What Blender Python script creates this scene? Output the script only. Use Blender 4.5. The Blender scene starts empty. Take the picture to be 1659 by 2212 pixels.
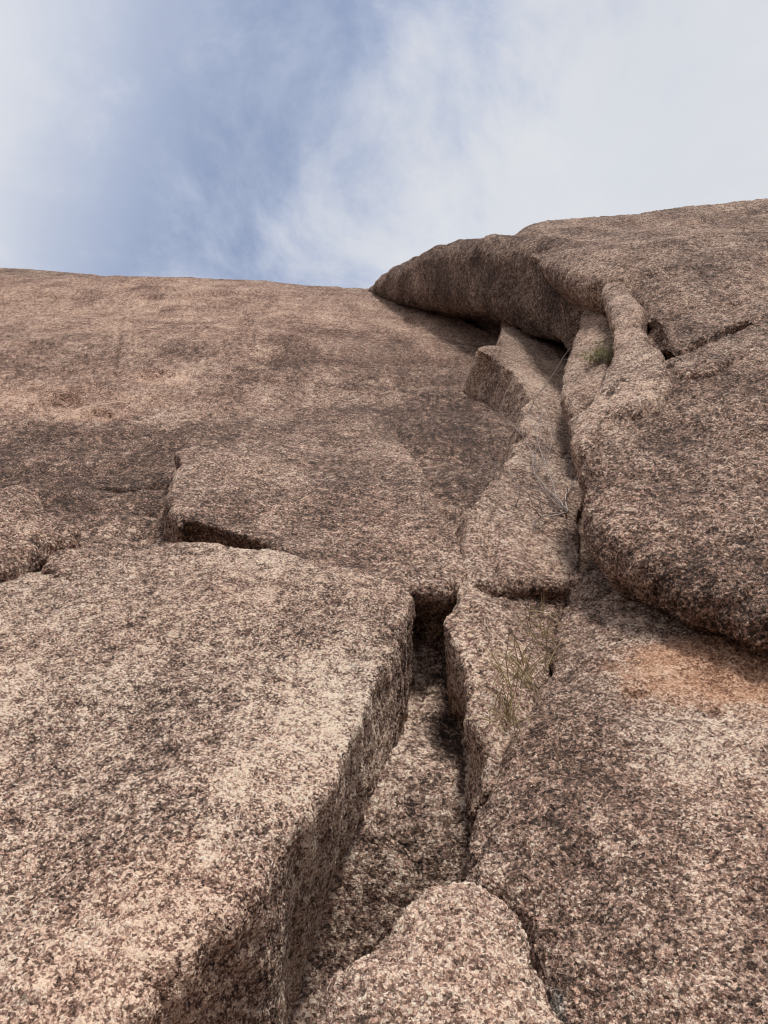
import bpy, math, random
import numpy as np
from mathutils import Vector

random.seed(7)
rng = np.random.default_rng(7)
SC = bpy.context.scene
COL = SC.collection

# ------------------------------------------------------------------ camera
IW, IH = 1659.0, 2212.0                 # pixel frame the photograph was measured in
PITCH = math.radians(38.0)
CAM = np.array([0.0, 0.0, 1.6])
FPX = 26.0 / 34.6 * IH
FWD = np.array([0.0, math.cos(PITCH), math.sin(PITCH)])
UPV = np.array([0.0, -math.sin(PITCH), math.cos(PITCH)])
RGT = np.array([1.0, 0.0, 0.0])
cd = bpy.data.cameras.new('camera')
cam = bpy.data.objects.new('camera', cd)
COL.objects.link(cam)
cam.location = CAM
cam.rotation_euler = (math.pi / 2 + PITCH, 0, 0)
cd.sensor_fit = 'VERTICAL'
cd.sensor_height = 34.6
cd.sensor_width = 25.95
cd.lens = 26.0
cd.clip_start = 0.05
cd.clip_end = 2000
SC.camera = cam

# ------------------------------------------------------------------ light
SUN_EL, SUN_AZ = 60.0, 22.0             # azimuth: degrees to the right, behind the camera
e, a = math.radians(SUN_EL), math.radians(SUN_AZ)
SUNV = Vector((math.sin(a) * math.cos(e), -math.cos(a) * math.cos(e), math.sin(e)))
sl = bpy.data.lights.new('sun', 'SUN')
sl.energy = 3.5
sl.angle = math.radians(11.0)
sl.color = (1.0, 0.95, 0.88)
so = bpy.data.objects.new('sun', sl)
COL.objects.link(so)
so.rotation_euler = SUNV.to_track_quat('Z', 'Y').to_euler()
so.location = (0, -5, 40)

world = bpy.data.worlds.new('World')
SC.world = world
world.use_nodes = True
wt = world.node_tree
wt.nodes.clear()


def N(t, kind, **kw):
    n = t.nodes.new(kind)
    for k, v in kw.items():
        if k == 'ins':
            for kk, vv in v.items():
                if hasattr(vv, 'is_linked'):
                    t.links.new(vv, n.inputs[kk])
                else:
                    n.inputs[kk].default_value = vv
        else:
            setattr(n, k, v)
    return n


def ramp(t, fac, stops, interp='LINEAR'):
    r = t.nodes.new('ShaderNodeValToRGB')
    r.color_ramp.interpolation = interp
    el = r.color_ramp.elements
    while len(el) > 1:
        el.remove(el[-1])
    el[0].position = stops[0][0]
    for p, c in stops[1:]:
        el.new(p)
    for i, (p, c) in enumerate(stops):
        if not isinstance(c, (tuple, list)):
            c = (c, c, c)
        el[i].color = (c[0], c[1], c[2], 1)
    t.links.new(fac, r.inputs[0])
    return r.outputs[0]


def math_(t, op, x, y=0.0, z=None, clamp=False):
    n = t.nodes.new('ShaderNodeMath')
    n.operation = op
    n.use_clamp = clamp
    for i, v in enumerate((x, y) if z is None else (x, y, z)):
        if hasattr(v, 'is_linked'):
            t.links.new(v, n.inputs[i])
        else:
            n.inputs[i].default_value = v
    return n.outputs[0]


def mixc(t, fac, x, y, mode='MIX'):
    n = t.nodes.new('ShaderNodeMix')
    n.data_type = 'RGBA'
    n.blend_type = mode
    for i, v in ((0, fac), (6, x), (7, y)):
        if hasattr(v, 'is_linked'):
            t.links.new(v, n.inputs[i])
        elif isinstance(v, (int, float)):
            n.inputs[i].default_value = v
        else:
            n.inputs[i].default_value = (v[0], v[1], v[2], 1)
    return n.outputs[2]


def pix_dir(px, py):
    d = FWD + (px - IW / 2) / FPX * RGT + (IH / 2 - py) / FPX * UPV
    return d / np.linalg.norm(d)


SKY_STRENGTH = 0.12
sky = N(wt, 'ShaderNodeTexSky', sky_type='NISHITA', sun_disc=False)
sky.sun_elevation = e
sky.sun_rotation = math.pi - a
sky.altitude = 1800
tc = N(wt, 'ShaderNodeTexCoord')
sep = N(wt, 'ShaderNodeSeparateXYZ', ins={0: tc.outputs['Generated']})
# cloud deck: direction projected on a flat layer overhead, so clouds shrink towards the horizon
zc = math_(wt, 'MAXIMUM', sep.outputs[2], 0.08)
cu = math_(wt, 'DIVIDE', sep.outputs[0], zc)
cv = math_(wt, 'DIVIDE', sep.outputs[1], zc)
cp = N(wt, 'ShaderNodeCombineXYZ', ins={0: cu, 1: cv, 2: 0.0}).outputs[0]
n1 = N(wt, 'ShaderNodeTexNoise', ins={'Vector': cp, 'Scale': 3.2, 'Detail': 10.0, 'Roughness': 0.64, 'Distortion': 0.35}).outputs[0]
n2 = N(wt, 'ShaderNodeTexNoise', ins={'Vector': cp, 'Scale': 1.1, 'Detail': 3.0, 'Roughness': 0.5}).outputs[0]
# the gap of blue sky: a slanting opening in the deck
g0, g1 = pix_dir(600, 60), pix_dir(420, 480)
G0 = (g0[0] / g0[2], g0[1] / g0[2])
G1 = (g1[0] / g1[2], g1[1] / g1[2])
ax = np.array([G1[0] - G0[0], G1[1] - G0[1]])
axl = np.linalg.norm(ax)
ax = ax / axl
nx = np.array([ax[1], -ax[0]])
relx = math_(wt, 'SUBTRACT', cu, G0[0])
rely = math_(wt, 'SUBTRACT', cv, G0[1])
acr = math_(wt, 'ADD', math_(wt, 'MULTIPLY', relx, nx[0]), math_(wt, 'MULTIPLY', rely, nx[1]))
warp = math_(wt, 'MULTIPLY', math_(wt, 'SUBTRACT', n1, 0.5), 0.55)
acr = math_(wt, 'ADD', acr, warp)
GAPW = 0.22
gap = math_(wt, 'SUBTRACT', 1.0, math_(wt, 'DIVIDE', math_(wt, 'ABSOLUTE', acr), GAPW), clamp=False)
gap = N(wt, 'ShaderNodeMapRange', interpolation_type='SMOOTHSTEP', ins={0: gap, 1: -0.55, 2: 0.85, 3: 0.0, 4: 1.0}).outputs[0]
dens = math_(wt, 'SUBTRACT', 1.0, math_(wt, 'MULTIPLY', gap, 0.45))
streak = N(wt, 'ShaderNodeMapRange', ins={0: n1, 1: 0.38, 2: 0.72, 3: -0.16, 4: 0.34}).outputs[0]
dens = math_(wt, 'ADD', dens, math_(wt, 'MULTIPLY', streak, gap), clamp=True)
ctint = ramp(wt, math_(wt, 'ADD', math_(wt, 'MULTIPLY', n1, .6), math_(wt, 'MULTIPLY', n2, .6)), [(.4, (.85, .895, .985)), (.75, (.98, .99, 1.02))])
cl_l = N(wt, 'ShaderNodeMapRange', ins={0: n2, 1: 0.3, 2: 0.7, 3: 5.4, 4: 6.2}).outputs[0]
ccol = N(wt, 'ShaderNodeVectorMath', operation='SCALE', ins={0: ctint, 3: cl_l}).outputs[0]
thin = N(wt, 'ShaderNodeVectorMath', operation='MULTIPLY', ins={0: ccol, 1: (0.78, 0.89, 1.15)}).outputs[0]
wcol = mixc(wt, dens, sky.outputs[0], mixc(wt, math_(wt, 'MULTIPLY', dens, dens), thin, ccol))
bg = N(wt, 'ShaderNodeBackground', ins={0: wcol, 1: SKY_STRENGTH})
N(wt, 'ShaderNodeOutputWorld', ins={0: bg.outputs[0]})

vs = SC.view_settings
vs.view_transform = 'Standard'
vs.look = 'None'
vs.gamma = 1
vs.use_curve_mapping = False
vs.exposure = 0.16
SC.cycles.max_bounces = 5
SC.cycles.diffuse_bounces = 3
SC.render.filter_size = 1.15
SC.cycles.filter_width = 1.15
SC.cycles.sample_clamp_indirect = 4.0


# ------------------------------------------------------------------ noise
def _hash(ix, iy, iz, seed):
    h = (ix.astype(np.uint32) * np.uint32(374761393) + iy.astype(np.uint32) * np.uint32(668265263)
         + iz.astype(np.uint32) * np.uint32(2147483647 - 5) * np.uint32(31) + np.uint32(seed * 977 + 13))
    h = (h ^ (h >> np.uint32(13))) * np.uint32(1274126177)
    return h ^ (h >> np.uint32(16))


_G = rng.normal(size=(256, 3))
_G = (_G / np.linalg.norm(_G, axis=1, keepdims=True)).astype(np.float32)


def perlin(p, seed=0):
    p = np.asarray(p, np.float32)
    f0 = np.floor(p)
    fr = p - f0
    ii = f0.astype(np.int64)
    w = fr * fr * fr * (fr * (fr * 6 - 15) + 10)
    out = np.zeros(p.shape[:-1], np.float32)
    with np.errstate(over='ignore'):
        for dx in (0, 1):
            wx = w[..., 0] if dx else 1 - w[..., 0]
            for dy in (0, 1):
                wy = w[..., 1] if dy else 1 - w[..., 1]
                for dz in (0, 1):
                    wz = w[..., 2] if dz else 1 - w[..., 2]
                    g = _G[_hash(ii[..., 0] + dx, ii[..., 1] + dy, ii[..., 2] + dz, seed) & np.uint32(255)]
                    out += wx * wy * wz * (g[..., 0] * (fr[..., 0] - dx) + g[..., 1] * (fr[..., 1] - dy) + g[..., 2] * (fr[..., 2] - dz))
    return out * 1.6


def fbm(p, octaves, seed=0):
    out = 0
    for k, (lam, amp) in enumerate(octaves):
        out = out + amp * perlin(p / lam, seed + k)
    return out


def perlin2(u, v, seed=0):
    return perlin(np.stack([u, v, np.full_like(u, 0.37)], -1), seed)


# ------------------------------------------------------------------ the cliff's own profile (metres, seen from the camera height)
WALL_AZ = math.radians(4.0)
_s = np.linspace(-6, 70, 1521)
THETA0 = 60.05
S_BEND, CURV = 17.5, 0.85
_th = np.radians(np.where(_s < S_BEND, THETA0, np.maximum(THETA0 - CURV * (_s - S_BEND), 12)))
_ds = _s[1] - _s[0]
_y = np.cumsum(np.cos(_th)) * _ds
_z = np.cumsum(np.sin(_th)) * _ds
i0 = int(np.argmin(abs(_s)))
_y += 3.28 - _y[i0]
_z += 0.77 - _z[i0]
_tan = _z / np.maximum(_y, 1e-3)
_hz = int(np.argmax(np.where(_s > 0, _tan, -9)))


def rot(v, ang):
    c, s_ = math.cos(ang), math.sin(ang)
    v = np.asarray(v, float)
    return np.stack([c * v[..., 0] - s_ * v[..., 1], s_ * v[..., 0] + c * v[..., 1], v[..., 2]], -1)


def wall_dist(px, py):
    """distance along the ray of a pixel to the undisturbed cliff face"""
    d = rot(pix_dir(px, py), -WALL_AZ)
    t = d[2] / d[1]
    k = np.searchsorted(_tan[:_hz], t)
    k = min(max(k, 1), _hz - 1)
    f = (t - _tan[k - 1]) / (_tan[k] - _tan[k - 1] + 1e-9)
    f = min(max(f, 0), 1)
    return (_y[k - 1] + f * (_y[k] - _y[k - 1])) / d[1]


def wall_sx(px, py):
    D = wall_dist(px, py)
    p = rot(pix_dir(px, py), -WALL_AZ) * D
    return np.interp(p[2], _z[:_hz + 60], _s[:_hz + 60]), p[0]


def P3(px, py, dist):
    return CAM + pix_dir(px, py) * dist


class Frame:
    def __init__(self, o, n):
        self.o = np.asarray(o, float)
        n = np.asarray(n, float)
        self.n = n / np.linalg.norm(n)
        a_ = np.cross([0, 0, 1.0], self.n)
        self.a = a_ / np.linalg.norm(a_)
        self.b = np.cross(self.n, self.a)

    def hit(self, px, py):
        d = pix_dir(px, py)
        t = np.dot(self.o - CAM, self.n) / np.dot(d, self.n)
        return CAM + d * t, t

    def ab(self, px, py):
        p, t = self.hit(px, py)
        if t <= 0:
            raise ValueError('ray %s,%s misses' % (px, py))
        return np.dot(p - self.o, self.a), np.dot(p - self.o, self.b)

    def to_world(self, a_, b_, n_):
        return self.o + a_[..., None] * self.a + b_[..., None] * self.b + n_[..., None] * self.n


def plane_slope(px, py, dist, slope, az=0.0):
    s_, z_ = math.radians(slope), math.radians(az)
    return Frame(P3(px, py, dist), (math.sin(s_) * math.sin(z_), -math.sin(s_) * math.cos(z_), math.cos(s_)))


def plane3(p1, p2, p3):
    q = [P3(*p) for p in (p1, p2, p3)]
    n = np.cross(q[1] - q[0], q[2] - q[0])
    if np.dot(n, CAM - q[0]) < 0:
        n = -n
    return Frame(q[0], n)


# ------------------------------------------------------------------ meshes
def smooth_poly(pts, step=6):
    """closed Catmull-Rom through pts rows (x, y, extra...)"""
    pts = np.asarray(pts, float)
    out = []
    n = len(pts)
    for i in range(n):
        p0, p1, p2, p3 = pts[i - 1], pts[i], pts[(i + 1) % n], pts[(i + 2) % n]
        for t in np.linspace(0, 1, step, endpoint=False):
            q = 0.5 * ((2 * p1) + (-p0 + p2) * t * .7 + (2 * p0 - 5 * p1 + 4 * p2 - p3) * t * t + (-p0 + 3 * p1 - 3 * p2 + p3) * t ** 3) \
                if False else (p1 * (1 - 3 * t * t + 2 * t ** 3) + p2 * (3 * t * t - 2 * t ** 3)
                               + (p2 - p0) * .32 * (t - 2 * t * t + t ** 3) + (p3 - p1) * .32 * (t ** 3 - t * t))
            out.append(q)
    return np.array(out)


def poly_sd(A, B, poly):
    """signed distance to closed polygon (negative inside) and index of the nearest segment"""
    best = np.full(A.shape, 1e9, np.float32)
    idx = np.zeros(A.shape, np.int32)
    inside = np.zeros(A.shape, bool)
    n = len(poly)
    for i in range(n):
        x1, y1 = poly[i]
        x2, y2 = poly[(i + 1) % n]
        ex, ey = x2 - x1, y2 - y1
        L = ex * ex + ey * ey + 1e-12
        t = np.clip(((A - x1) * ex + (B - y1) * ey) / L, 0, 1)
        d = (A - x1 - t * ex) ** 2 + (B - y1 - t * ey) ** 2
        m = d < best
        best = np.where(m, d, best)
        idx = np.where(m, i, idx)
        c = (y1 > B) != (y2 > B)
        with np.errstate(divide='ignore', invalid='ignore'):
            inside ^= c & (A < (x2 - x1) * (B - y1) / (y2 - y1 + 1e-12) + x1)
    d = np.sqrt(best)
    return np.where(inside, -d, d), idx


def line_dist(A, B, pts):
    best = np.full(A.shape, 1e9, np.float32)
    tt = np.zeros(A.shape, np.float32)
    n = len(pts) - 1
    for i in range(n):
        x1, y1 = pts[i]
        x2, y2 = pts[i + 1]
        ex, ey = x2 - x1, y2 - y1
        L = ex * ex + ey * ey + 1e-12
        t = np.clip(((A - x1) * ex + (B - y1) * ey) / L, 0, 1)
        d = (A - x1 - t * ex) ** 2 + (B - y1 - t * ey) ** 2
        m = d < best
        best = np.where(m, d, best)
        tt = np.where(m, (i + t) / n, tt)
    return np.sqrt(best), tt


def surface_nets(F):
    """vertices in index space and quads of the zero level of F (inside negative)"""
    S = F < 0
    cells = np.zeros(tuple(k - 1 for k in F.shape), np.uint8)
    for dx in (0, 1):
        for dy in (0, 1):
            for dz in (0, 1):
                cells += S[dx:dx + cells.shape[0], dy:dy + cells.shape[1], dz:dz + cells.shape[2]]
    act = (cells > 0) & (cells < 8)
    ci = np.argwhere(act)
    vid = np.full(act.shape, -1, np.int64)
    vid[act] = np.arange(len(ci))
    acc = np.zeros((len(ci), 3))
    cnt = np.zeros(len(ci))
    corners = [(x, y, z) for x in (0, 1) for y in (0, 1) for z in (0, 1)]
    val = {c: F[ci[:, 0] + c[0], ci[:, 1] + c[1], ci[:, 2] + c[2]] for c in corners}
    for c in corners:
        for ax_ in range(3):
            if c[ax_] == 0:
                d = list(c)
                d[ax_] = 1
                d = tuple(d)
                f0, f1 = val[c], val[d]
                m = (f0 < 0) != (f1 < 0)
                t = np.where(m, f0 / np.where(m, f0 - f1, 1), 0)
                pos = np.zeros((len(ci), 3))
                pos[:] = c
                pos[:, ax_] += t
                acc += pos * m[:, None]
                cnt += m
    verts = ci + acc / cnt[:, None]
    quads = []
    for ax_ in range(3):
        o1, o2 = [(1, 2), (2, 0), (0, 1)][ax_]
        sl0 = [slice(None)] * 3
        sl1 = [slice(None)] * 3
        sl0[ax_] = slice(0, -1)
        sl1[ax_] = slice(1, None)
        s0, s1 = S[tuple(sl0)], S[tuple(sl1)]
        ch = s0 != s1
        e_ = np.argwhere(ch)
        ok = (e_[:, o1] > 0) & (e_[:, o2] > 0) & (e_[:, o1] < F.shape[o1] - 1) & (e_[:, o2] < F.shape[o2] - 1)
        e_ = e_[ok]
        flip = s0[tuple(e_.T)]

        def v(d1, d2):
            k = e_.copy()
            k[:, o1] -= d1
            k[:, o2] -= d2
            return vid[tuple(k.T)]
        q = np.stack([v(1, 1), v(0, 1), v(0, 0), v(1, 0)], 1)
        q[~flip] = q[~flip][:, ::-1]
        quads.append(q)
    return verts, np.concatenate(quads)


def vnormals(V, Q):
    n = np.cross(V[Q[:, 2]] - V[Q[:, 0]], V[Q[:, 3]] - V[Q[:, 1]])
    out = np.zeros_like(V)
    for k in range(Q.shape[1]):
        for ax_ in range(3):
            out[:, ax_] += np.bincount(Q[:, k], n[:, ax_], len(V))
    return out / (np.linalg.norm(out, axis=1, keepdims=True) + 1e-12)


def link_mesh(name, V, Q, mat, parent=None, origin=None, smooth=True):
    V = np.asarray(V, np.float64)
    o = np.zeros(3) if origin is None else np.asarray(origin, float)
    me = bpy.data.meshes.new(name)
    k = Q.shape[1]
    me.vertices.add(len(V))
    me.vertices.foreach_set('co', (V - o).astype(np.float32).ravel())
    me.loops.add(Q.size)
    me.loops.foreach_set('vertex_index', Q.astype(np.int32).ravel())
    me.polygons.add(len(Q))
    me.polygons.foreach_set('loop_start', np.arange(0, Q.size, k, dtype=np.int32))
    me.polygons.foreach_set('loop_total', np.full(len(Q), k, np.int32))
    me.polygons.foreach_set('use_smooth', np.full(len(Q), smooth, bool))
    me.update(calc_edges=True)
    me.materials.append(mat)
    ob = bpy.data.objects.new(name, me)
    ob.location = o
    COL.objects.link(ob)
    if parent is not None:
        ob.parent = parent
        ob.location = o - np.array(parent.location)
    return ob


def tag(o, label=None, cat=None, group=None, kind=None):
    for k, v in (('label', label), ('category', cat), ('group', group), ('kind', kind)):
        if v:
            o[k] = v
    return o


STEP_PX = 1.9       # target mesh spacing in picture pixels (768 wide)


def rock(name, frame, outline, mat, thick=1.0, r=0.08, taper=0.0, top=None, noise=((1.0, .05), (.35, .02), (.12, .008), (.05, .003)),
         rough=0.03, seed=1, label=None, cat='rock', group=None, nmax=0.25, step=1.0, rn=.9, rfun=None, cuts=()):
    """a solid block: outline (pixels projected on the block's own face plane), rounded edges, sloping flanks, thickness"""
    pts = np.array([(p[0], p[1], p[2] if len(p) > 2 else taper) for p in outline], float)
    ab = np.array([frame.ab(p[0], p[1]) for p in pts])
    pts = np.column_stack([ab, pts[:, 2]])
    sp = smooth_poly(pts, 5)
    poly, tap = sp[:, :2], sp[:, 2]
    pad = max(0, tap.max()) * thick + 0.25 * r + 2 * rough + 0.06
    bmin, bmax = poly[:, 1].min() - pad, poly[:, 1].max() + pad

    def dist_b(b_):
        return np.linalg.norm((frame.o - CAM)[None] + np.asarray(b_)[:, None] * frame.b[None], axis=1)
    h0 = STEP_PX * step / 769.0
    bs = [bmin]
    while bs[-1] < bmax:
        p = frame.o - CAM + bs[-1] * frame.b
        D = np.linalg.norm(p)
        g = abs(np.dot(p / D, frame.n))
        bs.append(bs[-1] + h0 * D * min(1.0 / max(g, .2), 2.0))
    bs = np.array(bs)
    Db = dist_b(bs)
    qa = poly[:, 0] / np.interp(poly[:, 1], bs, Db)
    padq = pad / Db.min()
    qs = np.arange(qa.min() - padq, qa.max() + padq + h0, h0)
    dm = np.median(Db) * h0
    ns = [nmax]
    while ns[-1] > -thick - 0.12:
        dep = max(0.0, -ns[-1] - 0.15)
        ns.append(ns[-1] - dm * (1.0 + 1.2 * min(dep / max(thick, .3), 2.0)))
    ns = np.array(ns[::-1])
    Q_, B_ = np.meshgrid(qs, bs, indexing='ij')
    A_ = Q_ * Db[None, :]
    sd, idx = poly_sd(A_, B_, poly)
    tp = tap[idx]
    w = frame.to_world(A_, B_, np.zeros_like(A_))
    sd = sd + fbm(w, ((.9 * max(rough * 12, .3), rough * 1.3), (.3 * max(rough * 12, .3), rough * .6), (.1 * max(rough * 12, .3), rough * .3)), seed + 40)
    tz = np.zeros_like(A_) if top is None else top(A_, B_, sd, frame)
    for pl, wd, dp in cuts:
        lp = np.array([frame.ab(*p) for p in pl])
        ld, lt = line_dist(A_ + .02 * perlin2(A_ * 9, B_ * 9, 3), B_ + .02 * perlin2(A_ * 9, B_ * 9, 4), lp)
        tz = tz - dp * np.exp(-(ld / wd) ** 2) * np.clip(np.minimum(lt, 1 - lt) * 6, .15, 1)
    rr = r if rfun is None else rfun(A_, B_, sd, frame)
    rr = rr * np.clip(1 + rn * perlin2(A_ / .3, B_ / .3, seed + 77), .35, 1.6)
    f1 = ns[None, None, :] - tz[:, :, None]
    # flank noise so that side faces are not ruled surfaces
    f2 = (sd[:, :, None] + tp[:, :, None] * ns[None, None, :]) / np.sqrt(1 + tp * tp)[:, :, None]
    R = rr[:, :, None]
    F = np.minimum(-R, np.maximum(f1, f2)) + np.sqrt(np.maximum(R + f1, 0) ** 2 + np.maximum(R + f2, 0) ** 2)
    F = np.maximum(F, -thick - ns[None, None, :]).astype(np.float32)
    F[0], F[-1], F[:, 0], F[:, -1], F[:, :, 0], F[:, :, -1] = 1, 1, 1, 1, 1, 1
    vi, quads = surface_nets(F)
    b_ = np.interp(vi[:, 1], np.arange(len(bs)), bs)
    q_ = np.interp(vi[:, 0], np.arange(len(qs)), qs)
    n_ = np.interp(vi[:, 2], np.arange(len(ns)), ns)
    V = frame.to_world(q_ * np.interp(b_, bs, Db), b_, n_)
    nn = vnormals(V, quads)
    V = V + nn * fbm(V, noise, seed)[:, None]
    base = V.mean(0)
    base[2] = V[:, 2].min()
    ob = link_mesh(name, V, quads, mat, origin=base)
    tag(ob, label, cat, group)
    return ob


# ------------------------------------------------------------------ granite
def granite(name, seed=0.0, dark=0.0, pale=0.0, pink=0.0, grain=1.0, bump=1.0, tint=(1, 1, 1), patches=(), coarse=0.0, contrast=1.0):
    """coarse granite; patches: (centre, radius, kind, amount, squash) stains, or painted shade and light, with a place of their own"""
    m = bpy.data.materials.new(name)
    m.use_nodes = True
    m.displacement_method = 'BOTH'
    t = m.node_tree
    t.nodes.clear()
    geo = N(t, 'ShaderNodeNewGeometry')
    off = N(t, 'ShaderNodeVectorMath', operation='ADD', ins={0: geo.outputs['Position'], 1: (seed * 3.1, seed * 1.7, seed * 2.3)}).outputs[0]
    wn = N(t, 'ShaderNodeTexNoise', ins={'Vector': off, 'Scale': 62.0 / grain, 'Detail': 2.0}).outputs['Color']
    wv = N(t, 'ShaderNodeVectorMath', operation='MULTIPLY_ADD', ins={0: wn, 1: (0.0065 * grain,) * 3, 2: off}).outputs[0]
    v1 = N(t, 'ShaderNodeTexVoronoi', distance='CHEBYCHEV', ins={'Vector': wv, 'Scale': 88.0 / grain, 'Randomness': 1.0})
    v2 = N(t, 'ShaderNodeTexVoronoi', distance='MANHATTAN', ins={'Vector': wv, 'Scale': 190.0 / grain, 'Randomness': 1.0})
    r1 = N(t, 'ShaderNodeSeparateColor', ins={0: v1.outputs['Color']})
    r2 = N(t, 'ShaderNodeSeparateColor', ins={0: v2.outputs['Color']})
    mid = N(t, 'ShaderNodeTexNoise', ins={'Vector': off, 'Scale': 13.0, 'Detail': 4.0, 'Roughness': 0.62}).outputs[0]
    big = N(t, 'ShaderNodeTexNoise', ins={'Vector': off, 'Scale': 1.3, 'Detail': 5.0, 'Roughness': 0.6})
    big_f = big.outputs[0]
    bsep = N(t, 'ShaderNodeSeparateColor', ins={0: big.outputs['Color']})
    # mineral value: grain lottery, shifted by lichen clusters
    val = math_(t, 'ADD', math_(t, 'MULTIPLY', r1.outputs[0], 0.62), math_(t, 'MULTIPLY', r2.outputs[0], 0.38))
    val = math_(t, 'ADD', val, math_(t, 'MULTIPLY', math_(t, 'SUBTRACT', mid, 0.5), 0.6 + coarse * .6))
    val = math_(t, 'ADD', val, math_(t, 'MULTIPLY', math_(t, 'SUBTRACT', big_f, 0.5), 0.75))
    stv = N(t, 'ShaderNodeVectorMath', operation='MULTIPLY', ins={0: off, 1: (2.6, .8, .34)}).outputs[0]
    stn = N(t, 'ShaderNodeTexNoise', ins={'Vector': stv, 'Scale': 1.0, 'Detail': 4.0, 'Roughness': 0.6}).outputs[0]
    val = math_(t, 'ADD', val, math_(t, 'MULTIPLY', math_(t, 'SUBTRACT', stn, 0.5), 0.6))
    clus = N(t, 'ShaderNodeTexNoise', ins={'Vector': off, 'Scale': 15.0 / grain, 'Detail': 4.0, 'Roughness': 0.72}).outputs[0]
    val = math_(t, 'ADD', val, math_(t, 'MULTIPLY', math_(t, 'SUBTRACT', clus, 0.5), 0.95))
    val = math_(t, 'MULTIPLY_ADD', math_(t, 'SUBTRACT', val, 0.5), 1.2 * contrast, 0.5)
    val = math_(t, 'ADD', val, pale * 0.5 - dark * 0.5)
    pk = math_(t, 'ADD', math_(t, 'MULTIPLY', math_(t, 'SUBTRACT', bsep.outputs[1], 0.5), 1.6), 0.25 + pink)
    pk = math_(t, 'ADD', pk, math_(t, 'MULTIPLY', math_(t, 'SUBTRACT', r1.outputs[1], 0.5), 1.5))
    masks = []
    for (c, rad, kind, amt, sq) in patches:
        d = N(t, 'ShaderNodeVectorMath', operation='SUBTRACT', ins={0: geo.outputs['Position'], 1: tuple(c)}).outputs[0]
        d = N(t, 'ShaderNodeVectorMath', operation='MULTIPLY', ins={0: d, 1: tuple(sq)}).outputs[0]
        L = N(t, 'ShaderNodeVectorMath', operation='LENGTH', ins={0: d}).outputs['Value']
        L = math_(t, 'ADD', L, math_(t, 'MULTIPLY', math_(t, 'SUBTRACT', big_f, 0.5), rad * 1.3))
        L = math_(t, 'ADD', L, math_(t, 'MULTIPLY', math_(t, 'SUBTRACT', mid, 0.5), rad * 0.9))
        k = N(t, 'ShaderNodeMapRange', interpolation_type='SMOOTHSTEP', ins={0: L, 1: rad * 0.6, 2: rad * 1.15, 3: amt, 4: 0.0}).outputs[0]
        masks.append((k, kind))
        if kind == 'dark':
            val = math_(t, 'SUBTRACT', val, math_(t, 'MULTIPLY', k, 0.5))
        elif kind == 'pale':
            val = math_(t, 'ADD', val, math_(t, 'MULTIPLY', k, 0.3))
            pk = math_(t, 'SUBTRACT', pk, math_(t, 'MULTIPLY', k, 0.6))
        elif kind == 'pink':
            val = math_(t, 'ADD', val, math_(t, 'MULTIPLY', k, 0.16))
            pk = math_(t, 'ADD', pk, math_(t, 'MULTIPLY', k, 0.9))
    warm = ramp(t, val, [(0.0, (.028, .018, .015)), (.18, (.064, .038, .029)), (.40, (.145, .085, .062)), (.58, (.236, .142, .108)),
                         (.76, (.39, .245, .184)), (.92, (.55, .372, .282)), (1.05, (.63, .47, .36))])
    cool = ramp(t, val, [(0.0, (.028, .020, .017)), (.18, (.062, .043, .034)), (.40, (.140, .094, .070)), (.58, (.238, .162, .131)),
                         (.76, (.392, .290, .234)), (.92, (.552, .436, .352)), (1.05, (.64, .55, .44))])
    pkc = N(t, 'ShaderNodeClamp', ins={0: pk}).outputs[0]
    col = mixc(t, pkc, cool, warm)
    # scattered pale grey-green lichen
    lf = N(t, 'ShaderNodeTexNoise', ins={'Vector': off, 'Scale': 5.5, 'Detail': 6.0, 'Roughness': 0.72}).outputs[0]
    lm = N(t, 'ShaderNodeMapRange', ins={0: lf, 1: 0.66 - 0.1 * pale, 2: 0.72 - 0.1 * pale, 3: 0.0, 4: 0.7}).outputs[0]
    lm = math_(t, 'MULTIPLY', lm, r2.outputs[1])
    col = mixc(t, lm, col, (.40, .41, .33))
    for k, kind in masks:
        if kind == 'orange':
            oc = ramp(t, val, [(0.1, (.14, .065, .04)), (.4, (.34, .18, .11)), (.75, (.52, .31, .2)), (1.0, (.6, .42, .3))])
            col = mixc(t, k, col, oc)
        if kind == 'white':
            wc = ramp(t, val, [(0.1, (.08, .075, .07)), (.35, (.30, .29, .27)), (.9, (.55, .54, .5))])
            col = mixc(t, k, col, wc)
    if tint != (1, 1, 1):
        col = mixc(t, 1.0, col, tint, 'MULTIPLY')
    bs_ = N(t, 'ShaderNodeBsdfPrincipled', ins={'Base Color': col, 'Roughness': 0.88, 'Specular IOR Level': 0.18})
    # relief: crystals stand proud, weathered pits between clusters
    h = math_(t, 'MULTIPLY', math_(t, 'SUBTRACT', 0.6, v1.outputs['Distance']), 0.0045 * bump * grain)
    h = math_(t, 'ADD', h, math_(t, 'MULTIPLY', r1.outputs[2], 0.008 * bump * grain))
    h = math_(t, 'ADD', h, math_(t, 'MULTIPLY', r2.outputs[2], 0.003 * bump * grain))
    h = math_(t, 'ADD', h, math_(t, 'MULTIPLY', math_(t, 'SUBTRACT', mid, 0.5), 0.036 * bump))
    dp = N(t, 'ShaderNodeDisplacement', ins={'Height': h, 'Midlevel': 0.0, 'Scale': 1.0})
    o = N(t, 'ShaderNodeOutputMaterial', ins={0: bs_.outputs[0]})
    t.links.new(dp.outputs[0], o.inputs['Displacement'])
    return m


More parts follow.
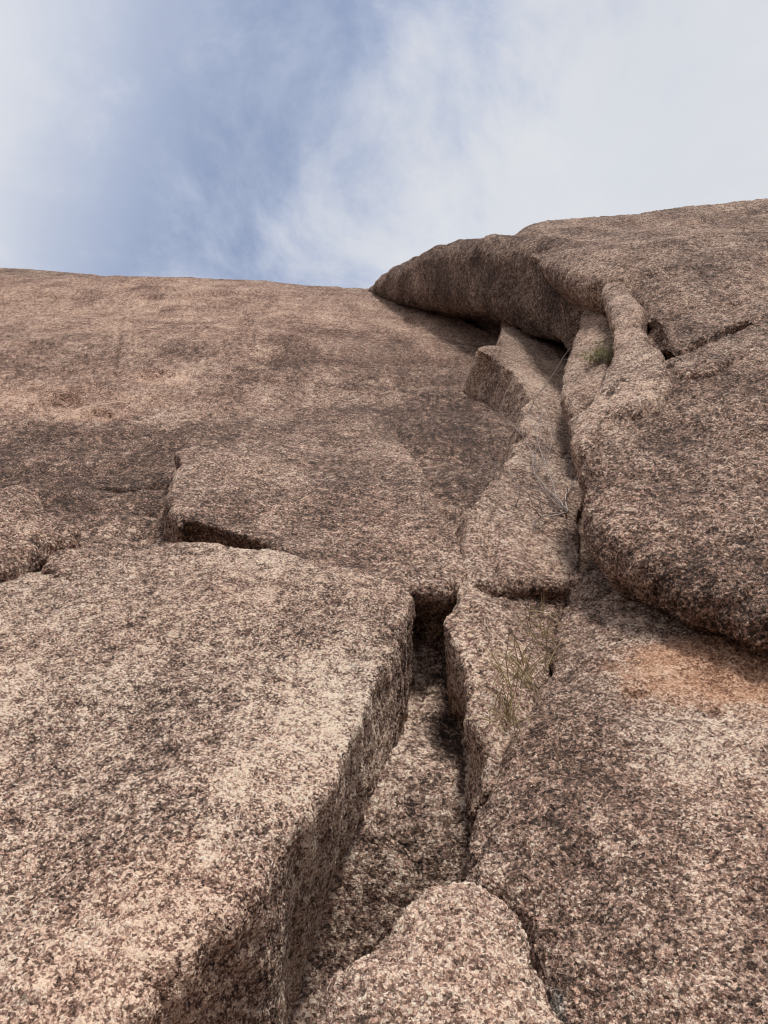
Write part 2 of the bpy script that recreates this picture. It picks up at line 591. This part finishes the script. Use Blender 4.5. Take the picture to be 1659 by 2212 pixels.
def flat_mat(name, stops, scale=30.0, rough=0.8):
    m = bpy.data.materials.new(name)
    m.use_nodes = True
    t = m.node_tree
    t.nodes.clear()
    geo = N(t, 'ShaderNodeNewGeometry')
    n = N(t, 'ShaderNodeTexNoise', ins={'Vector': geo.outputs['Position'], 'Scale': scale, 'Detail': 3.0}).outputs[0]
    rnd = math_(t, 'ADD', math_(t, 'MULTIPLY', geo.outputs['Random Per Island'], 0.7), math_(t, 'MULTIPLY', n, 0.4))
    c = ramp(t, rnd, stops)
    b = N(t, 'ShaderNodeBsdfPrincipled', ins={'Base Color': c, 'Roughness': rough})
    N(t, 'ShaderNodeOutputMaterial', ins={0: b.outputs[0]})
    return m


# ------------------------------------------------------------------ ground (talus slope the photographer stands on)
gx = np.concatenate([-np.geomspace(600, 3, 30), np.linspace(-2.5, 2.5, 21), np.geomspace(3, 600, 30)])
gy = np.concatenate([-np.geomspace(900, 2, 40), np.linspace(-1.6, 4, 29), [8, 20, 60]])
GX, GY = np.meshgrid(gx, gy, indexing='ij')
GZ = np.clip((GY + 0.6) * 0.52, 0, 1.35) + np.where(GY < -1, (GY + 1) * 0.09, 0)
GZ = np.maximum(GZ, -30 + 0 * GZ) + .06 * perlin2(GX * 1.3, GY * 1.3, 9)
ii = np.arange(GX.size).reshape(GX.shape)
gq = np.stack([ii[:-1, :-1], ii[1:, :-1], ii[1:, 1:], ii[:-1, 1:]], -1).reshape(-1, 4)
M_ground = granite('granite_gravel', seed=9, grain=1.4, dark=.1, bump=1.0)
M_ground.displacement_method = 'BUMP'
g = link_mesh('ground', np.stack([GX, GY, GZ], -1).reshape(-1, 3), gq, M_ground)
tag(g, 'bare gravelly slope at the foot of the granite cliff', None, None, 'structure')

# ------------------------------------------------------------------ cliff face: one sheet of rock from the gully floor to the skyline
def wp(px, py):
    return P3(px, py, wall_dist(px, py))


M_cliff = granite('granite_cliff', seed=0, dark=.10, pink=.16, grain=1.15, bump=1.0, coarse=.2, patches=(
    (wp(150, 690), 6.5, 'pink', .55, (.75, 1, .55)),
    (wp(650, 665), 6.0, 'pink', .5, (.55, 1, 1.0)),
    (wp(130, 852), .95, 'pink', .8, (.7, 1, 1.2)),
    (wp(335, 814), .55, 'pink', .8, (.8, 1, 1.2)),
    (wp(205, 884), .42, 'pink', .9, (.8, 1, 1.4)),
    (wp(200, 1000), 1.9, 'dark', .36, (.7, 1, 1)),
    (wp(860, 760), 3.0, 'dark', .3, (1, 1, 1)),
    (wp(1015, 950), 1.4, 'dark', .38, (1, .6, .55)),  # dark lichen beside the flake, with the flake's shadow painted in
    (wp(890, 1700), .7, 'pale', .45, (1, 1, .6)),  # paler colour standing in for light on the gully floor
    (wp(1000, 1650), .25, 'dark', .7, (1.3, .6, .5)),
))


def build_cliff():
    h0 = STEP_PX / 769.0
    ss = [-4.5]
    while ss[-1] < 44:
        s_ = ss[-1]
        y_, z_ = np.interp(s_, _s, _y), np.interp(s_, _s, _z)
        th = math.radians(np.interp(s_, _s, np.degrees(_th)))
        D = math.hypot(y_, z_)
        g_ = abs(math.sin(th - math.atan2(z_, y_)))
        ss.append(s_ + min(h0 * D / max(g_, .12), h0 * D * 1.5))
    ss = np.array(ss)
    Y, Z = np.interp(ss, _s, _y), np.interp(ss, _s, _z)
    D = np.hypot(Y, Z)
    qs = np.arange(-.78, .62, h0)
    Q_, S_ = np.meshgrid(qs, ss, indexing='ij')
    X_ = Q_ * D[None, :]
    th = np.interp(S_, _s, _th)
    w = np.stack([X_, S_, np.zeros_like(X_)], -1)
    H = fbm(w, ((6.0, .22), (2.2, .07), (.8, .03), (.3, .014), (.12, .008), (.05, .004)), 5)
    # ripples that run across the slab
    w2 = w * np.array([.35, 1.0, 1.0])
    H += fbm(w2, ((.9, .03), (.3, .02)), 25)
    # shallow exfoliation scars (traced on the photograph, cut a few centimetres into the slab)

    def scar(pts, depth, edge):
        nonlocal H
        pl = np.array([wall_sx(*p) for p in pts])[:, ::-1]
        sd, _ = poly_sd(X_ + .12 * perlin2(X_ * 2.2, S_ * 2.2, 71), S_ + .2 * perlin2(X_ * 2.0, S_ * 2.0, 72), pl)
        H -= depth * np.clip(.5 - sd / edge, 0, 1)

    def crack(pts, width, depth):
        nonlocal H
        pl = np.array([wall_sx(*p) for p in pts])[:, ::-1]
        d, t_ = line_dist(X_ + .05 * perlin2(X_ * 5, S_ * 5, 73), S_ + .08 * perlin2(X_ * 5, S_ * 5, 74), pl)
        H -= depth * np.exp(-(d / width) ** 2) * np.clip(np.minimum(t_, 1 - t_) * 5, .25, 1)
    scar([(112, 836), (165, 848), (172, 856), (150, 880), (100, 870), (60, 865), (70, 845)], .07, .06)
    scar([(300, 812), (340, 802), (372, 806), (350, 828), (300, 832)], .055, .06)
    scar([(160, 885), (200, 874), (243, 880), (220, 898), (180, 896)], .055, .05)
    scar([(-300, 600), (250, 640), (262, 700), (246, 760), (250, 850), (150, 870), (0, 830), (-300, 800)], .03, .3)
    scar([(280, 720), (520, 700), (900, 712), (900, 640), (300, 640)], .05, .2)
    crack([(110, 834), (140, 837), (168, 850)], .06, .12)
    crack([(300, 806), (340, 800), (374, 806)], .05, .08)
    crack([(160, 880), (205, 872), (246, 880)], .04, .06)
    crack([(262, 660), (256, 720), (246, 780), (252, 850)], .05, .04)
    crack([(200, 1067), (270, 1070), (350, 1062), (372, 1064)], .04, .10)
    crack([(300, 1125), (340, 1122), (385, 1128)], .03, .06)
    crack([(1000, 672), (1030, 690), (1070, 703)], .10, .3)
    crack([(930, 660), (1010, 684), (1065, 712)], .08, .2)
    gs, gx_ = wall_sx(890, 1790)
    H += .20 * np.exp(-((S_ - gs) / .55) ** 2 - ((X_ - gx_) / .6) ** 2)
    gs, gx_ = wall_sx(925, 1430)
    H += .14 * np.exp(-((S_ - gs) / .3) ** 2 - ((X_ - gx_) / .4) ** 2)
    gs, gx_ = wall_sx(780, 2080)
    H -= .34 * np.exp(-((S_ - gs) / .38) ** 2 - ((X_ - gx_) / .7) ** 2)
    c, s_ = np.cos(th), np.sin(th)
    V = np.stack([X_, Y[None, :] - H * s_, Z[None, :] + H * c], -1)
    V = rot(V, WALL_AZ) + CAM
    ii_ = np.arange(X_.size).reshape(X_.shape)
    q = np.stack([ii_[:-1, :-1], ii_[1:, :-1], ii_[1:, 1:], ii_[:-1, 1:]], -1).reshape(-1, 4)
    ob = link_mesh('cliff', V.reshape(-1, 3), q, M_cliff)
    tag(ob, 'broad brown granite slab rising to a rounded skyline', None, None, 'structure')
    # the back of the hill
    return ob


build_cliff()

# ------------------------------------------------------------------ big rocks
PL_A = plane_slope(400, 2212, 2.2, 58, 0)
M_block = granite('granite_pale', seed=1, contrast=1.22, pale=.24, pink=.12, grain=.72, bump=1.1, coarse=.4, patches=(
    (PL_A.hit(330, 2080)[0], .40, 'pink', .85, (1, 1, 1)),
    (PL_A.hit(190, 2010)[0], .07, 'pale', .9, (1, 1, 1)),
    (PL_A.hit(680, 1930)[0] + np.array([.12, .25, 0]), .13, 'dark', .8, (1.6, .6, .4)),
    (PL_A.hit(500, 2200)[0] + np.array([.1, .1, 0]), .2, 'dark', .3, (1.2, .6, .7)),
))


def top_A(A, B, sd, fr):
    return -.05 * np.clip(1 + sd / .9, 0, 1) ** 2 * 1.0


rock('boulder', PL_A, [(-260, 1300), (0, 1230), (120, 1206), (250, 1182), (330, 1166), (430, 1158, .0), (480, 1169), (560, 1181), (640, 1196), (700, 1212),
                       (760, 1222), (830, 1236), (876, 1247), (890, 1275, .03), (870, 1340, .06), (826, 1430, .07), (790, 1510, .02), (757, 1590, -.1), (712, 1670, -.12),
                       (620, 1765, -.05), (568, 1850, .05), (510, 1930, .15), (400, 2015, .26), (300, 2105, .32), (225, 2212, .36), (150, 2400, .4), (180, 2900), (-300, 2900), (-400, 2000)],
     M_block, thick=1.0, r=.035, top=top_A, rough=.018, seed=11, nmax=.15, noise=((1.2, .05), (.4, .022), (.14, .008), (.05, .004)),
     label='huge pale granite block filling the lower left, brightest face in the scene', cat='boulder')

# raised slab on the wall above the block


def DD(px, py, off):
    return (px, py, wall_dist(px, py) - off)


def DP(px, py, h):
    """a point standing h metres proud of the cliff face"""
    s_, x_ = wall_sx(px, py)
    d = rot(pix_dir(px, py), -WALL_AZ)
    th = math.radians(np.interp(s_, _s, np.degrees(_th)))
    g_ = abs(d[1] * math.sin(th) - d[2] * math.cos(th))
    return (px, py, wall_dist(px, py) - h / g_)


PL_D = plane3(DP(640, 880, .20), DP(930, 1265, .52), DP(390, 1080, .42))
M_slab = granite('granite_brown', seed=2, dark=.10, pink=.25, grain=1.1, bump=1.0, coarse=.1)
rock('rock_slab', PL_D, [(384, 1140, -.2), (373, 1085), (372, 1025), (400, 955), (435, 920), (520, 897), (640, 882), (720, 876), (780, 870), (825, 888),
                         (868, 958), (905, 1010), (935, 1065), (955, 1115), (985, 1170), (1010, 1215), (1000, 1262, -.6), (960, 1276, -.8), (895, 1278, -.8), (830, 1300, -.5), (700, 1240, -.5), (575, 1178, -.7), (500, 1151, -.7),
                         (440, 1136, -.7), (402, 1124, -.6)],
     M_slab, thick=.9, r=.05, rough=.03, seed=21, nmax=.2, label='angular brown granite slab lying on the cliff behind the pale block', cat='rock slab')

# flake that runs up the wall beside the round boulder
PL_E = plane3(DP(1090, 730, .55), DP(1225, 1000, .40), DP(1080, 1240, .52))
M_flake = granite('granite_flake', seed=3, pale=.16, pink=.2, grain=1.05, bump=1.0)
rock('rock_flake', PL_E, [(1085, 705), (1088, 742), (1032, 750), (1070, 768), (1102, 797), (1140, 842), (1145, 860), (1128, 880), (1128, 912), (1135, 935), (1120, 955),
                          (1108, 985), (1068, 1030), (1038, 1062), (1010, 1098), (1004, 1140), (1000, 1190), (1020, 1250), (1075, 1266), (1140, 1268), (1206, 1264),
                          (1250, 1235), (1260, 1000), (1270, 850), (1270, 745), (1215, 738), (1170, 715), (1120, 705)],
     M_flake, thick=1.0, r=.035, taper=.04, rough=.04, seed=31, nmax=.2,
     cuts=(([(1075, 1265), (1072, 1220), (1060, 1180), (1050, 1130), (1025, 1105)], .025, .05),),
     label='long curving granite flake running up the cliff with a broken left edge', cat='rock flake')

# wedge below the flake, beside the dark hole
PL_E2 = plane3(DP(1000, 1330, .53), DP(1045, 1580, .46), DP(1180, 1380, .37))
rock('rock_wedge', PL_E2, [(1015, 1236), (995, 1246), (978, 1285, -.6), (952, 1330, -.6), (968, 1375, -.6), (1005, 1440, -.6), (1024, 1520, -.6), (1040, 1580, -.5), (1052, 1640, -.4), (1052, 1700), (1090, 1700),
                           (1140, 1600), (1180, 1500), (1210, 1420), (1235, 1340), (1245, 1250), (1140, 1257), (1070, 1254)],
     M_flake, thick=.62, r=.085, taper=-.22, rough=.018, seed=41, nmax=.15, noise=((.6, .04), (.2, .018), (.07, .007)),
     cuts=(([(1020, 1280), (1030, 1340), (1045, 1420), (1060, 1500), (1075, 1580)], .03, -.04),),
     label='narrow granite wedge between the dark hole and the grassy crack', cat='rock')

# lower right block
PL_F = plane_slope(1300, 1600, 3.14, 58, -6)
M_right = granite('granite_grey', seed=4, dark=.06, pink=.2, grain=.82, bump=1.15, patches=(
    (PL_F.hit(1600, 1455)[0], .42, 'orange', .8, (.75, 1, 1.3)),
    (PL_F.hit(1450, 1420)[0], .12, 'orange', .4, (.6, 1, 1.6)),
    (PL_F.hit(1500, 1600)[0], .30, 'pale', .5, (.9, 1, 1)),
    (PL_F.hit(1300, 1430)[0], .34, 'pale', .35, (.9, 1, 1)),
    (PL_F.hit(1530, 1540)[0], .07, 'dark', .6, (1, 1, 1)),
    (PL_F.hit(1215, 2170)[0] + np.array([-.01, .12, 0]), .09, 'white', .6, (1.8, 1, .55)),
))


def top_F(A, B, sd, fr):
    return -.10 * np.clip(1 + sd / .45, 0, 1) ** 2


rock('boulder', PL_F, [(1242, 1205), (1238, 1230), (1205, 1300), (1182, 1390), (1160, 1445), (1112, 1560), (1055, 1655), (1036, 1690), (1012, 1745), (992, 1795), (984, 1845, .05),
                       (986, 1880, -.1), (1000, 1905, -.2), (1040, 1914, -.2), (1092, 1940, -.15), (1130, 1990, -.1), (1150, 2050, 0), (1172, 2105, 0), (1228, 2195, 0), (1330, 2350), (1400, 2900), (2000, 2900), (1950, 1500), (1800, 1230), (1500, 1160)],
     M_right, thick=1.0, r=.08, top=top_F, rough=.02, seed=51, nmax=.15, noise=((1.0, .05), (.35, .022), (.12, .009), (.05, .004)),
     cuts=(([(1283, 1382), (1330, 1386), (1365, 1380), (1405, 1390)], .012, .03), ([(1330, 1480), (1380, 1500), (1430, 1490)], .015, .02)),
     label='wide grey-pink granite block at lower right with a bare orange patch', cat='boulder')

# rounded front rock at the bottom
PL_C = plane_slope(950, 2120, 1.9, 60, 6)
M_front = granite('granite_front', seed=5, pale=.28, dark=.0, pink=.15, grain=.68, bump=1.3)


def top_C(A, B, sd, fr):
    return -.09 * np.clip(1 + sd / .3, 0, 1) ** 2


rock('boulder', PL_C, [(898, 1878), (938, 1852), (986, 1846), (1050, 1864), (1100, 1904), (1136, 1960), (1150, 2015), (1172, 2066), (1200, 2114), (1232, 2172), (1275, 2260), (1340, 2400), (1500, 2900),
                       (600, 2900), (610, 2300), (672, 2160), (732, 2068), (800, 1992), (854, 1930)],
     M_front, thick=.7, r=.045, top=top_C, rough=.014, seed=61, nmax=.1, noise=((.5, .025), (.2, .014), (.07, .006), (.03, .003)),
     label='low rounded granite rock rising from the bottom edge between two blocks', cat='boulder')

# big round boulder on the right
PL_R = plane_slope(1450, 1250, 3.60, 66, -8)
M_round = granite('granite_round', seed=6, dark=.18, pink=.18, grain=1.05, bump=1.25)


def sstep(x, a, b):
    t = np.clip((x - a) / (b - a), 0, 1)
    return t * t * (3 - 2 * t)


R_A0 = PL_R.ab(1230, 1150)[0]
R_B0, R_B1 = PL_R.ab(1300, 980)[1], PL_R.ab(1400, 800)[1]


def top_R(A, B, sd, fr):
    w = np.clip((A - R_A0) / .9, .35, 1)
    return -.30 * np.clip(1 + sd / 1.1, 0, 1) ** 2.2 * (1 - sstep(B, R_B0, R_B1)) * w


def r_R(A, B, sd, fr):
    return .30 - .26 * sstep(B, R_B0, R_B1)


rock('boulder', PL_R, [(1160, 1080, -.85), (1172, 1000, -.8), (1200, 930, -.6), (1246, 880, -.6), (1290, 845, -.6), (1335, 812, -.4), (1400, 785), (1432, 768), (1500, 745), (1580, 712), (1640, 688), (1700, 665),
                       (1950, 620), (2100, 900), (2100, 1400, -.8), (1750, 1482, -1.5), (1659, 1462, -1.6), (1560, 1428, -1.6), (1450, 1372, -1.6), (1350, 1300, -1.3), (1275, 1230, -1.0), (1215, 1178, -.8), (1178, 1130, -.85)],
     M_round, thick=1.1, r=.16, rfun=r_R, top=top_R, rough=.015, rn=.2, seed=71, nmax=.15, noise=((1.2, .06), (.45, .022), (.15, .011), (.06, .006)),
     label='big bulging dark granite boulder overhanging the right side', cat='boulder')

# ribs between the flake and the round boulder
PL_B1 = plane3((1235, 900, 7.1), (1290, 670, 10.7), (1310, 760, 8.7))
rock('rock_rib', PL_B1, [(1228, 752), (1240, 700), (1258, 664), (1300, 664), (1328, 700), (1328, 782), (1296, 850), (1262, 905), (1246, 940), (1220, 900), (1206, 840), (1213, 790)],
     M_flake, thick=1.6, taper=-.1, r=.13, rn=.2, rough=.03, seed=81, nmax=.2, label='short rounded rock rib with a green plant on its right edge', cat='rock rib', group='rounded ribs in the crack')
PL_B2 = plane3((1250, 920, 5.4), (1325, 650, 9.1), (1395, 770, 6.52))
rock('rock_rib', PL_B2, [(1300, 610), (1340, 600), (1380, 640), (1384, 690), (1410, 742), (1446, 790), (1420, 860), (1330, 905), (1262, 968), (1230, 948), (1254, 895), (1288, 848), (1315, 785), (1321, 720), (1312, 660)],
     M_flake, thick=1.6, taper=0, r=.10, rn=.2, rough=.03, seed=91, nmax=.2, label='taller rounded rock rib squeezed between the plant and the overhanging dome', cat='rock rib', group='rounded ribs in the crack')

# dark overhanging wall
PL_V = plane3((800, 632, 23.0), (1230, 748, 11.6), (1000, 520, 16.6))
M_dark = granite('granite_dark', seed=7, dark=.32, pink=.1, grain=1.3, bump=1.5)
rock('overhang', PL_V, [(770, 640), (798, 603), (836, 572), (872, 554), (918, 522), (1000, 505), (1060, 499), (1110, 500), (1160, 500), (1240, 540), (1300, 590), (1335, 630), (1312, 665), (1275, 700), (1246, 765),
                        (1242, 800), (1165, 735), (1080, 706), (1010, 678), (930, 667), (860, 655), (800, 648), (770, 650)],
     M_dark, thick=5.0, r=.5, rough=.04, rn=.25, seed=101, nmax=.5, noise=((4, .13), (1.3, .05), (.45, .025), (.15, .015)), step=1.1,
     label='dark overhanging granite wall under the skyline', cat='rock wall')

# dome above
PL_U = plane_slope(1432, 768, PL_R.hit(1432, 768)[1] + .05, 64.0, -7)
U_B0, U_B1 = 0.9, 2.6
M_dome = granite('granite_dome', seed=8, dark=.0, pink=.25, grain=1.3, bump=1.4)


def top_U(A, B, sd, fr):
    return -.012 * np.clip(B - 6.2, 0, None) ** 2 - .3 * np.clip(1 + sd / 1.0, 0, 1) ** 2.2 * sstep(B, U_B0, U_B1) * (1 - sstep(A, 0.5, 1.5))


def r_U(A, B, sd, fr):
    return .045 + .2 * sstep(B, U_B0, U_B1) * (1 - sstep(A, 0.5, 1.5))


rock('dome', PL_U, [(1434, 785, -1.2), (1405, 752, -1.0), (1372, 697, -.8), (1334, 648, -.8), (1326, 624, -.9), (1282, 606, -1.1), (1182, 582, -1.1), (1108, 537, -1.0), (1085, 508), (1085, 480), (1130, 450), (1260, 420), (1500, 395), (1800, 390),
                    (2000, 550), (1900, 680), (1700, 735, 0), (1640, 760, 0), (1580, 790, 0), (1500, 815, 0)],
     M_dome, thick=2.0, r=.25, rfun=r_U, cuts=(([(1425, 771), (1434, 766), (1500, 741), (1580, 711), (1642, 684), (1652, 680)], .11, .5),), top=top_U, rough=.04, rn=.3, seed=111, nmax=.4, noise=((4, .2), (1.3, .08), (.45, .035), (.15, .014)), step=1.1,
     label='smooth granite dome forming the right skyline above the overhang', cat='rock dome')

# small rocks at the left edge
PL_L1 = plane3(DD(50, 1080, 1.3), DD(50, 1200, 1.22), DD(150, 1130, 1.15))
M_left = granite('granite_ochre', seed=10, dark=.06, pink=.25, grain=1.05, bump=1.25)
rock('boulder', PL_L1, [(-150, 1060), (0, 1042), (42, 1032), (82, 1057), (102, 1095), (148, 1110), (162, 1126, -.3), (154, 1152, -.4), (112, 1186, -.4), (80, 1212, -.4), (0, 1240, -.3), (-150, 1260)],
     M_left, thick=.6, r=.12, rough=.03, seed=121, nmax=.15, noise=((.6, .05), (.2, .022), (.08, .009)),
     label='small rounded brown boulder cut off by the left edge', cat='boulder')
PL_L2 = plane3(DP(130, 1190, .4), DP(180, 1160, .3), DP(220, 1175, .32))
rock('boulder', PL_L2, [(95, 1225), (125, 1188), (152, 1168), (190, 1156), (228, 1163), (232, 1180), (215, 1230), (150, 1250)],
     M_left, thick=.4, r=.05, rough=.02, seed=131, nmax=.1, noise=((.4, .03), (.15, .02), (.06, .008)),
     label='little wedge of stone peeping over the pale block beside the left boulder', cat='boulder')


# ------------------------------------------------------------------ plants
class Tubes:
    def __init__(self):
        self.V, self.F = [], []

    def add(self, pts, r0, r1, sides=4):
        pts = [np.asarray(p, float) for p in pts]
        base = len(self.V)
        n = len(pts)
        for i, p in enumerate(pts):
            d = pts[min(i + 1, n - 1)] - pts[max(i - 1, 0)]
            d = d / (np.linalg.norm(d) + 1e-9)
            u = np.cross(d, [0.3, 0.2, 0.93])
            u /= np.linalg.norm(u) + 1e-9
            v = np.cross(d, u)
            r_ = r0 + (r1 - r0) * i / (n - 1)
            for k in range(sides):
                a_ = 2 * math.pi * k / sides
                self.V.append(p + r_ * (math.cos(a_) * u + math.sin(a_) * v))
        for i in range(n - 1):
            for k in range(sides):
                a0, a1 = base + i * sides + k, base + i * sides + (k + 1) % sides
                self.F.append((a0, a1, a1 + sides, a0 + sides))

    def build(self, name, mat, parent=None, origin=None):
        return link_mesh(name, np.array(self.V), np.array(self.F), mat, parent, origin)


def empty(name, loc):
    o = bpy.data.objects.new(name, None)
    o.location = loc
    o.empty_display_size = .1
    COL.objects.link(o)
    return o


def rnd_dir():
    v = rng.normal(size=3)
    return v / np.linalg.norm(v)


M_twig = flat_mat('dry_twig', [(0.1, (.1, .075, .07)), (.6, (.34, .28, .26)), (1, (.55, .5, .47))])
M_straw = flat_mat('straw', [(0.1, (.16, .11, .055)), (.6, (.36, .27, .14)), (1, (.52, .43, .25))])
M_green = flat_mat('yellow_green_leaf', [(0.1, (.12, .14, .03)), (.6, (.27, .28, .08)), (1, (.4, .38, .14))])


def grow(tb, p, d, length, r_, level, gravity=0.0):
    n = 6
    pts = [p]
    d = d / np.linalg.norm(d)
    for i in range(n):
        d = d + .22 * rnd_dir() + np.array([0, 0, gravity])
        d /= np.linalg.norm(d)
        p = p + d * length / n
        pts.append(p)
    tb.add(pts, r_, r_ * .45, 4)
    if level > 0:
        for k in range(rng.integers(4, 7)):
            i = rng.integers(1, n + 1)
            dd = d * .7 + .9 * rnd_dir()
            grow(tb, pts[i], dd, length * rng.uniform(.3, .5), r_ * .6, level - 1, gravity)


# leafless shrub rooted in the crack beside the round boulder
root = P3(1222, 1105, PL_E.hit(1222, 1105)[1] - .12)
sh = tag(empty('dry_shrub', root), 'leafless grey twiggy shrub growing from the crack beside the bulging boulder', 'shrub')
for tx, ty, off in ((1205, 925, .25), (1180, 985, .3), (1150, 1045, .25), (1105, 1082, .2), (1228, 975, .35), (1185, 1030, .4), (1160, 1090, .2), (1215, 1010, .3), (1130, 1110, .15)):
    tip = P3(tx, ty, PL_E.hit(tx, ty)[1] - off)
    tb = Tubes()
    v = tip - root
    L = np.linalg.norm(v)
    grow(tb, root + .02 * rnd_dir(), v, L * .95, .0065, 2, -.01)
    tb.build('branch', M_twig, sh, root)


def tuft(px, py, dist, n, length, spread, label, down=.35, mat=M_straw):
    p0 = P3(px, py, dist)
    tb = Tubes()
    for k in range(n):
        p = p0 + rng.normal(size=3) * np.array([spread, spread * .35, spread * 1.0])
        d = np.array([rng.normal() * .55 - .1, -.55 + rng.normal() * .3, .75 + rng.normal() * .35])
        d /= np.linalg.norm(d)
        L = length * rng.uniform(.4, 1.15)
        pts = [p]
        for i in range(5):
            d = d + np.array([rng.normal() * .14, rng.normal() * .1, -down * (i / 4.0) + rng.normal() * .05])
            d /= np.linalg.norm(d)
            p = p + d * L / 5
            pts.append(p)
        tb.add(pts, .0030, .0012, 3)
    t_ = tag(empty('grass_tuft', p0), label, 'grass tuft', 'dry grass tufts in the crack')
    b = tb.build('blade', mat, t_, p0)
    tag(b, kind='stuff')
    return t_


for px, py, off, n, ln, spd, lab in (
        (1175, 1375, .10, 16, .20, .035, 'uppermost sparse straw grass tuft high in the crack beside the wedge'),
        (1125, 1470, .08, 42, .24, .055, 'largest straw coloured grass tuft halfway along the crack'),
        (1095, 1560, .06, 26, .20, .040, 'lowest dry grass tuft near the foot of the wedge')):
    tuft(px, py, PL_F.hit(px, py)[1] - off + .05, n, ln, spd, lab)

# small green bush on the rib
pg = P3(1300, 782, PL_B1.hit(1300, 782)[1] - .06)
gb = tag(empty('green_shrub', pg), 'small yellow-green bush on a ledge of the rock rib', 'shrub')
tb = Tubes()
LV, LF = [], []
for k in range(46):
    d = np.array([rng.normal() * .8 - .1, -.5 + rng.normal() * .4, .9 + rng.normal() * .4])
    d /= np.linalg.norm(d)
    L = rng.uniform(.10, .26)
    p = pg + rng.normal(size=3) * .03
    pts = [p]
    for i in range(4):
        d = d + .15 * rnd_dir()
        d /= np.linalg.norm(d)
        p = p + d * L / 4
        pts.append(p)
    tb.add(pts, .003, .001, 3)
    for i in range(26):
        c = pts[rng.integers(1, 5)] + rng.normal(size=3) * .018
        u, v = rnd_dir(), rnd_dir()
        b0 = len(LV)
        l_, w_ = .02, .006
        LV += [c - u * l_ * .5, c + v * w_, c + u * l_ * .5, c - v * w_]
        LF.append((b0, b0 + 1, b0 + 2, b0 + 3))
tb.build('stem', M_twig, gb, pg)
lo = link_mesh('foliage', np.array(LV), np.array(LF), M_green, gb, pg)
tag(lo, kind='stuff')
